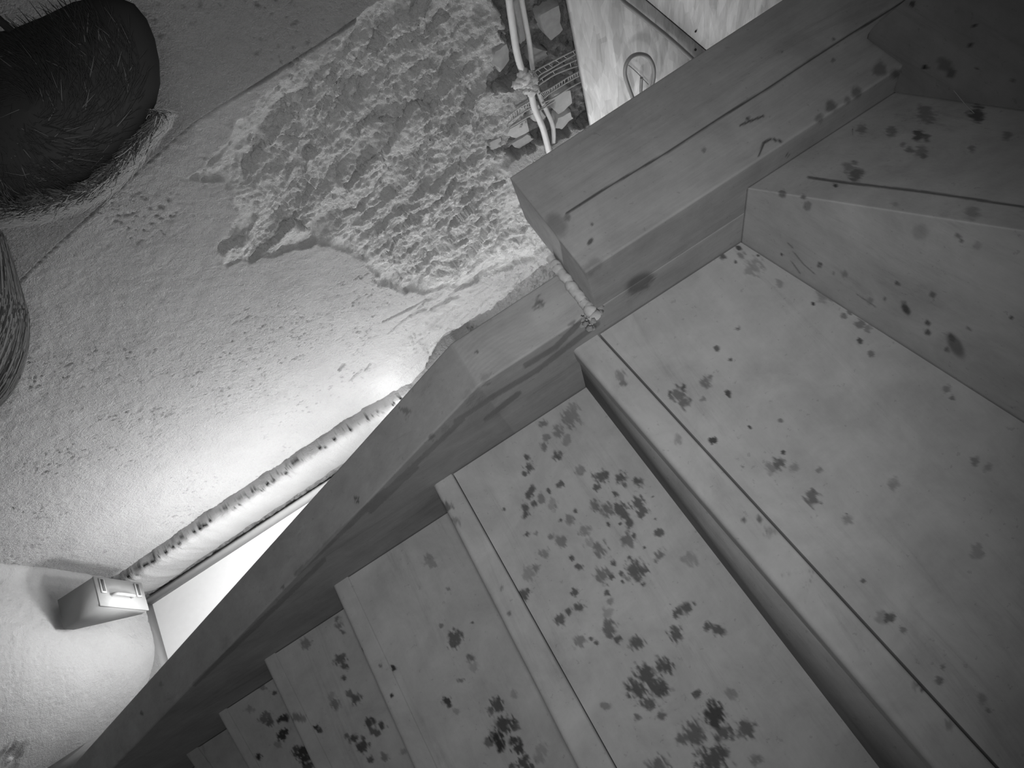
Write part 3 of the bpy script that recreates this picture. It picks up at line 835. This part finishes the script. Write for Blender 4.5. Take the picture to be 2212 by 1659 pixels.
# lump of mortar holding cables and lath
mo = MB()
for k, (x, y, r) in enumerate(((1133,172,.015),(1145,186,.014),(1128,162,.012),(1152,196,.012),(1118,180,.015),(1142,163,.012),(1152,178,.012),(1140,196,.012))):
    p = on_y(x, y, 1.176)
    th = np.linspace(0, math.pi, 9); ph = np.arange(14) * 2 * math.pi / 14
    T, Pn = np.meshgrid(th, ph)
    rr = r * 0.9 * (1 + 1.1 * fbm(T * 2.0 + k * 3, np.sin(Pn) * 2 + np.cos(Pn) * 2, 400 + k, 3))
    mo.grid(np.stack([p[0] + rr * np.sin(T) * np.cos(Pn) * 1.2, p[1] + 0.35 * rr * np.cos(T), p[2] + rr * np.sin(T) * np.sin(Pn)], -1), close_u=True)
mo.build('mortar_lump', FOAM, wall)

# ------------------------------------------------------------------ steel box in the corner
bx = empty('steel_box', (-1.45, 1.03, 0.395), 'small grey steel box with handle on the corner, above the bright floor', 'box')
xf, xk = -1.385, -1.512
y0, y1 = 0.985, 1.082
zt, zb_ = CZ - 1.735, CZ - 1.93
b = MB()
A = [(xk, y0, zt), (xf, y0, zt), (xf, y0, zb_), (xf - .022, y0, zb_), (xk, y0, zt - .035)]
b.prism(A, [(x, y1, z) for x, y, z in A]); b.build('body', BOXM, bx)
b = MB(); b.box((xf, y0 - .001, zb_ - .001), (xf + .005, y1 + .001, zt + .001)); door = b.build('door', BOXL, bx)
for zc in (zt - .022, zb_ + .028):
    hb = MB()
    hb.box((xf + .005, y1 - .055, zc - .010), (xf + .009, y1 - .006, zc + .010))
    h_ = hb.build('hinge', BOXL, bx)
    hs = MB(); hs.box((xf + .008, y1 - .050, zc - .005), (xf + .0105, y1 - .010, zc + .005)); hs.build('hinge_slot', DARK, h_)
hd_ = MB()
hp = [(xf + .004, y0 + .038, zt - .050), (xf + .018, y0 + .036, zt - .055), (xf + .022, y0 + .034, zt - .075), (xf + .022, y0 + .034, zt - .105), (xf + .018, y0 + .036, zt - .128), (xf + .004, y0 + .038, zt - .132)]
hd_.tube(spline(hp, 24), 0.0055, 10); hd_.build('handle', BOXL, bx, smooth_=True)

# ------------------------------------------------------------------ added lamps, unseen behind the stringer, for the glare on wall and floor
lamp = empty('added_tube_lamp', (-0.4, 0.76, 0.0), 'added tube lamp on a low stand, unseen behind the stringer, to light wall and floor', 'lamp')
LA, LBp = np.array([-1.25, 0.760, 0.45]), np.array([0.45, 0.760, 0.60])
ld = LBp - LA
b = MB(); b.tube([LA - np.array([0, .035, 0]), LBp - np.array([0, .035, 0])], 0.018, 10); b.build('housing', BODY, lamp)
b = MB(); b.tube([LA + ld * 0.03, LBp - ld * 0.03], 0.012, 10); b.build('tube', GLOW, lamp)
for f in (0.12, 0.88):
    p = LA + ld * f
    b = MB(); b.tube([(p[0], p[1] - .035, 0.0), (p[0], p[1] - .035, p[2])], 0.008, 8); b.build('leg', BODY, lamp)
for i, f in enumerate((0.05, 0.2, 0.35, 0.5, 0.65, 0.8, 0.95)):
    e = [8.0, 8.2, 5.6, 3.2, 2.3, 2.3, 3.6][i]
    light('added_tube_light', 'POINT', LA + ld * f + np.array([0, 0.02, 0.005]), e, shadow_soft_size=0.03)
bulb = empty('added_bulb_lamp', (-0.34, 1.06, 0.0), 'small added bulb lamp, unseen behind the stringer, to brighten the wall there', 'lamp')  # added second source, out of sight, for the bright spot on the wall
b = MB(); b.tube([(-0.34, 1.06, 0.0), (-0.34, 1.06, 0.012)], [0.05, 0.045], 16); b.build('foot', BODY, bulb)
b = MB(); b.tube([(-0.34, 1.06, 0.01), (-0.34, 1.06, 0.36)], 0.006, 8); b.build('stem', BODY, bulb)
b = MB(); b.tube([(-0.34, 1.06, 0.36), (-0.34, 1.06, 0.375), (-0.34, 1.06, 0.395), (-0.34, 1.06, 0.412)], [0.008, 0.014, 0.016, 0.006], 12); b.build('bulb', GLOW, bulb)
light('added_bulb_light', 'POINT', (-0.34, 1.07, 0.40), 1.5, shadow_soft_size=0.02)

# ------------------------------------------------------------------ shaggy bundles hanging near the camera at the upper left
rng = np.random.default_rng(5)
def blob_pt(cpx, t):
    return at_t(cpx[0], cpx[1], t)
root = empty('shaggy_bundle', at_t(110, 230, 0.70), 'big dark shaggy bundle with pale wispy rim, upper left corner', 'bundle')
outline = [(-260,140),(-150,90),(-60,72),(20,60),(90,32),(160,-2),(215,-14),(262,-12),(296,2),(324,36),(342,80),(352,130),(354,180),(345,222),(322,266),(288,310),(244,352),(190,392),(138,415),(88,430),(36,438),(-30,440),(-120,430),(-230,400),(-300,280)]
O = np.array([at_t(x, y, 0.70) for x, y in outline])
ctr = at_t(60, 240, 0.70)
view = ray(60, 240); view /= np.linalg.norm(view)
rows = []
for a in np.linspace(-1, 1, 15):
    k = math.sqrt(max(0.0, 1 - a * a)) * 0.97
    rows.append(ctr + (O - ctr) * max(k, 0.0002) + view * a * 0.09)
b = MB(); b.grid(np.array(rows).transpose(1, 0, 2), close_u=True)
b.build('body', FURD, root, smooth_=True)
dark_f, mid_f, rimlit_f = MB(), MB(), MB()
nO = len(O)
for i in range(6000):
    u = rng.uniform(0, nO); k = int(u) % nO; f = u - int(u)
    rim = O[k] * (1 - f) + O[(k + 1) % nO] * f
    px_, py_ = project(rim[None])
    low_side = py_[0] > 240 + 0.1 * px_[0]
    if not low_side: continue
    rad = rim - ctr; L = np.linalg.norm(rad); rad /= L
    tang = np.cross(rad, view); tang /= np.linalg.norm(tang)
    d0 = rng.uniform(0.60, 0.86)
    a = rng.uniform(-0.8, 0.3)
    p0 = ctr + rad * L * d0 * math.sqrt(1 - a * a * .6) + view * a * 0.085
    ln = rng.uniform(0.012, 0.034) * (1.2 if low_side else 0.5)
    dirv = rad * rng.uniform(0.3, 1.0) + tang * rng.uniform(0.4, 1.6) * (1 if rng.random() > .2 else -1) + view * rng.uniform(-.3, .3)
    dirv /= np.linalg.norm(dirv)
    end_lim = L * 0.93
    p2 = p0 + dirv * ln
    rr = p2 - ctr
    q = np.dot(rr, rad)
    if q > end_lim: p2 = p2 - rad * (q - end_lim)
    p1 = (p0 + p2) / 2 + rad * ln * 0.12
    near_rim = d0 > 0.89 and low_side
    tgt = rimlit_f if (near_rim and rng.random() < .8) else (mid_f if rng.random() < (.5 if low_side else .12) and d0 > .76 else dark_f)
    tgt.tube([p0, p1, p2], [0.0005, 0.0004, 0.0002], 3, cap=False)
for i in range(1600):
    k = int(rng.uniform(0, nO)); f = rng.random()
    rim = O[k] * (1 - f) + O[(k + 1) % nO] * f
    q = math.sqrt(rng.uniform(0, 0.62))
    p0 = ctr + (rim - ctr) * q - view * 0.088 * math.sqrt(1 - q * q)
    rad = (rim - ctr) / np.linalg.norm(rim - ctr); tang = np.cross(rad, view)
    p2 = p0 + (tang * rng.uniform(.2, 1.2) + rad * rng.uniform(-.2, .8)) * 0.022 - view * 0.0005
    (dark_f if rng.random() < .96 else mid_f).tube([p0, (p0 + p2) / 2 - view * 0.001, p2], [0.0006, 0.0005, 0.0002], 3, cap=False)
rim_px = [(352,235),(372,250),(345,290),(310,335),(268,385),(208,432),(150,455),(95,472),(40,480),(-30,482)]
RP = spline([at_t(x, y, 0.70) for x, y in rim_px], 200)
for i in range(12000):  # paler fibre colour stands in for back light along the lower rim
    k = int(rng.uniform(0, 190)); j = min(199, k + int(rng.uniform(4, 16)))
    inw = ctr - RP[k]; inw /= np.linalg.norm(inw)
    dep = rng.uniform(0, 1) ** 1.5 * 0.036 * (0.35 + 0.65 * (0.5 + float(vnoise(k * 0.09, 0.5, 77))))
    dz = rng.uniform(-0.02, 0.02) - 2.0 * max(0.0, dep - 0.008)
    p0 = RP[k] + inw * dep + view * dz; p2 = RP[j] + inw * (dep + rng.uniform(-.006, .010)) + view * (dz + rng.uniform(-.006, .006))
    p1 = (p0 + p2) / 2 + inw * rng.uniform(-.002, .002)
    (rimlit_f if rng.random() < 1.05 - dep / 0.022 else (mid_f if rng.random() < .6 else dark_f)).tube([p0, p1, p2], [0.00035, 0.00035, 0.0002], 3, cap=False)
for mbf, mt in ((dark_f, FURD), (mid_f, FURM), (rimlit_f, FURL)):
    tag(mbf.build('fibres', mt, root), kind='stuff')
b = MB(); b.tube([at_t(60, 100, .70), at_t(60, 100, .70) + np.array([0, 0, .5])], 0.004, 8); b.build('cord', FURD, root)

root = empty('fibre_hank', at_t(-60, 690, 0.95), 'streaked grey hank of fibres hanging at the left edge', 'hank')
axis0, axis1 = at_t(-20, 470, 0.95), at_t(-60, 920, 0.95)
right = at_t(66, 690, 0.95) - at_t(-60, 690, 0.95)
R_ = np.linalg.norm(right); right /= R_
view = ray(0, 690); view /= np.linalg.norm(view)
core = MB()
cont = [(-30,470),(0,498),(12,515),(28,560),(42,610),(56,655),(64,690),(64,735),(58,775),(46,815),(28,850),(6,875),(-20,900),(-60,925)]
C = np.array([at_t(x, y, 0.95) for x, y in cont]); C = spline(C, 40)
ax = np.array([at_t(-75, y, 0.95) for y in np.linspace(470, 925, 40)])
rows = []
for a in np.linspace(-math.pi / 2, math.pi * 1.5, 25)[:-1]:
    rows.append(ax + (C - ax) * max(0.0, 0) + (C - ax) * math.cos(a) * 0.97 - view * math.sin(a) * np.linalg.norm(C - ax, axis=1)[:, None] * 0.7)
core.grid(np.array(rows), close_u=True)
core.build('core', plain('ash_fibre', 0.17, 0.9, 0.05, var=0.2, scale=30), root, smooth_=True)
s1, s2_ = MB(), MB()
for i in range(420):
    a = rng.uniform(-0.2, 1.5)
    t0 = rng.uniform(0, 0.5); t1 = t0 + rng.uniform(0.3, 0.55)
    k = np.clip((np.linspace(t0, min(t1, 1.0), 9) * 39), 0, 39).astype(int)
    drift = np.linspace(0, 0.5, 9)
    pts = np.array([ax[j] + (C[j] - ax[j]) * math.cos(a + dd) * 0.99 - view * math.sin(a + dd) * np.linalg.norm(C[j] - ax[j]) * 0.72 for j, dd in zip(k, drift)])
    (s1 if rng.random() < .5 else s2_).tube(pts, np.linspace(0.0014, 0.0006, 9), 3, cap=False)
tag(s1.build('fibres', FURL, root), kind='stuff')
tag(s2_.build('fibres', FURM, root), kind='stuff')
b = MB(); b.tube([at_t(-60, 520, .95), at_t(-60, 520, .95) + np.array([0, 0, .5])], 0.004, 8); b.build('cord', FURM, root)

# wisps of cobweb in the upper right corner
cweb = empty('cobweb', on_x(1815, 298, 0.66), 'pale wisps of cobweb over the side stringer, upper right', 'cobweb')
THREAD = plain('cobweb_thread', 0.22, 0.9)
for pts in ([(1790,390),(1783,360),(1780,335),(1785,320),(1815,298)],[(1815,298),(1840,310),(1842,278)],[(1815,298),(1795,312),(1770,330)],[(1776,318),(1800,322),(1815,300)],[(2060,195),(2085,225),(2105,245)]):
    cw = MB()
    cw.tube(spline([on_x(x, y, 0.66) for x, y in pts], 14), 0.0005, 4)
    cw.build('thread', THREAD, cweb)
